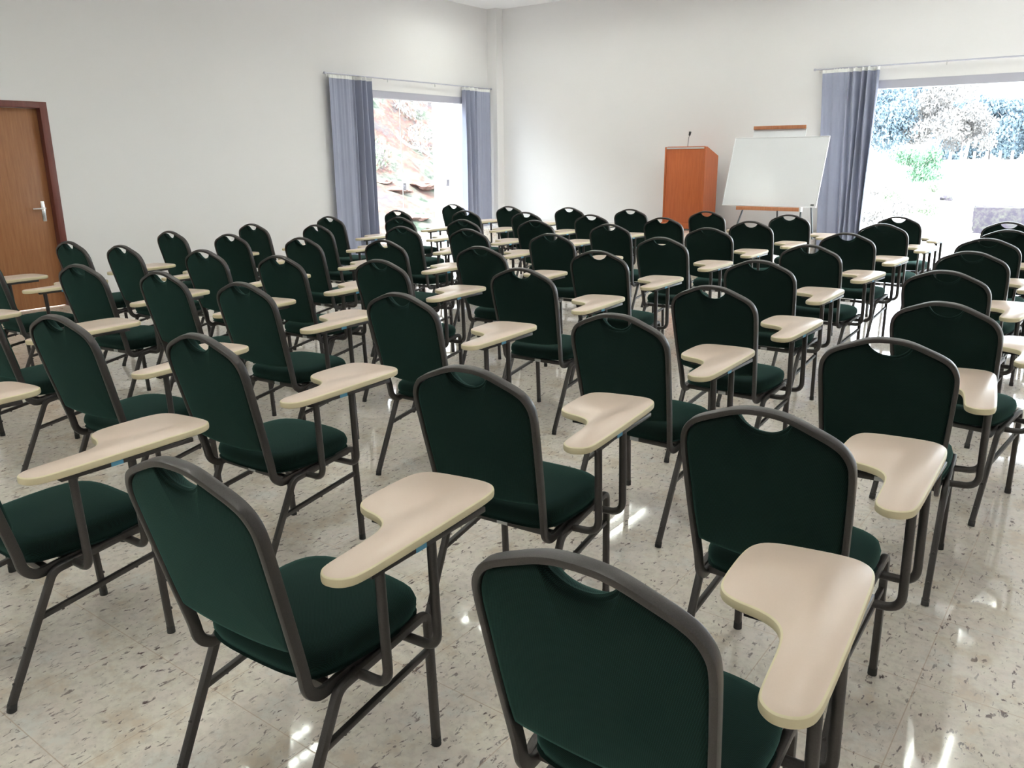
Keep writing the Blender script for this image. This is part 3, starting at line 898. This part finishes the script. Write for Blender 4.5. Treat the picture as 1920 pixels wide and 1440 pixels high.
# stone block and rubble in the field
def rock(name, loc, sz, m, seed, label, cat, group=None, boxy=.0):
    rnd = random.Random(seed)
    bm = bmesh.new()
    if boxy: 
        add_box(bm, -.5, .5, -.5, .5, 0, 1); bmesh.ops.subdivide_edges(bm, edges=list(bm.edges), cuts=5, use_grid_fill=True)
    else: bmesh.ops.create_icosphere(bm, subdivisions=3, radius=.6)
    for v in bm.verts:
        n_ = mnoise.noise(v.co * 2.3 + Vector((seed, 0, 0)))
        v.co += v.co.normalized() * n_ * (.05 if boxy else .30)
        v.co = Vector((v.co.x * sz[0], v.co.y * sz[1], v.co.z * sz[2]))
    o = obj(name, bm, m); o.location = loc
    return tag(o, label, cat, group)
bx_, by_ = -.9, 19.5
rock('stone_block', (bx_, by_, back_h(bx_, by_) - .08), (3.3, .8, .55), M['stone'], 3, 'long lilac-grey stone block in the field seen at the right edge', 'stone block', boxy=1)
k = 0
for px, py, d_, s in ((1836, 417, 18, .18), (1874, 412, 18, .24), (1893, 415, 17.6, .25), (1750, 380, 24, .16), (1690, 376, 24, .18), (1638, 378, 23, .2), (1778, 352, 28, .28)):
    p = at(px, py, d_)
    rock('rock', (p.x, p.y, back_h(p.x, p.y) + .04), (s, s * .8, s * .6), M['stone'] if k > 4 else M['ground'], 10 + k, 'loose rock on the bright ground outside, %s of the scattered ones' % names[k], 'rock', 'scattered rocks outside'); k += 1

# white brick wing wall outside the left window
tag(box('brick_wing_wall', -9.92, XL - T - .005, 11.05, 11.28, -.2, 2.37, M['brick']), 'white brick wing wall just outside the left window', 'wall')

# things on the hillside beyond the left window
def hit(px, py):
    for i in range(90, 420):
        p = at(px, py, i * .1)
        if p.z <= hill_h(p.x, p.y): return p
    return at(px, py, 16)
a = hit(745, 285); b_ = hit(822, 328)
bm = bmesh.new()
def lp(px, py, lift=.35):
    q = hit(px, py); return q - a + Vector((.35, -.3, lift))
BR = [lp(743, 282), lp(757, 295), lp(770, 303), lp(785, 306), lp(797, 314), lp(815, 325)]
sweep(bm, catmull([lp(743, 282), lp(757, 295), lp(770, 303), lp(785, 306), lp(797, 314), lp(815, 325)], 5), circ(.035, 8))
sweep(bm, catmull([lp(797, 314), lp(806, 309), lp(815, 305)], 5), circ(.015, 6))
sweep(bm, catmull([lp(802, 318), lp(790, 328), lp(781, 334)], 5), circ(.012, 6))
o = obj('fallen_branch', bm, M['bark']); o.location = a
tag(o, 'bare grey fallen branch lying across the reddish hillside', 'branch')
for k, (px, py, s) in enumerate(((748, 358, .45), (800, 352, .55), (718, 345, .35), (785, 410, .4))):
    p = hit(px, py)
    rock('red_earth_clod', (p.x, p.y, hill_h(p.x, p.y)), (s, s * 1.2, s * .32), M['redearth'], 30 + k, 'patch of red earth on the hillside outside the left window, %s of four' % names[k], 'earth mound', 'red earth on the hillside')
rnd = random.Random(5)
spots_ = []
for k in range(400):
    px, py = rnd.uniform(665, 815), rnd.uniform(175, 330)
    p = hit(px, py)
    if len(spots_) > 15 or any((p - q).length < 1.15 for q in spots_) or any((p - a - w_).length < .75 for w_ in BR): continue
    spots_.append(p)
    rt_ = empty('hillside_shrub', (p.x, p.y, hill_h(p.x, p.y))); 
    tag(rt_, 'thin dry shrub growing on the reddish hillside outside the left window', 'shrub', 'dry shrubs on the hillside')
    bm = bmesh.new()
    for _ in range(7):
        e = Vector((rnd.uniform(-.4, .4), rnd.uniform(-.4, .4), rnd.uniform(.3, .7)))
        cyl(bm, (0, 0, -.05), e, .012, 5, .004)
    obj('stems', bm, M['bark'], rt_)
    bm = bmesh.new(); leaves(bm, (0, 0, .35), (.5, .5, .4), 260, .06, rnd)
    obj('foliage', bm, M['leaf_grey' if len(spots_) % 3 else 'leaf_green'], rt_, smooth=False)
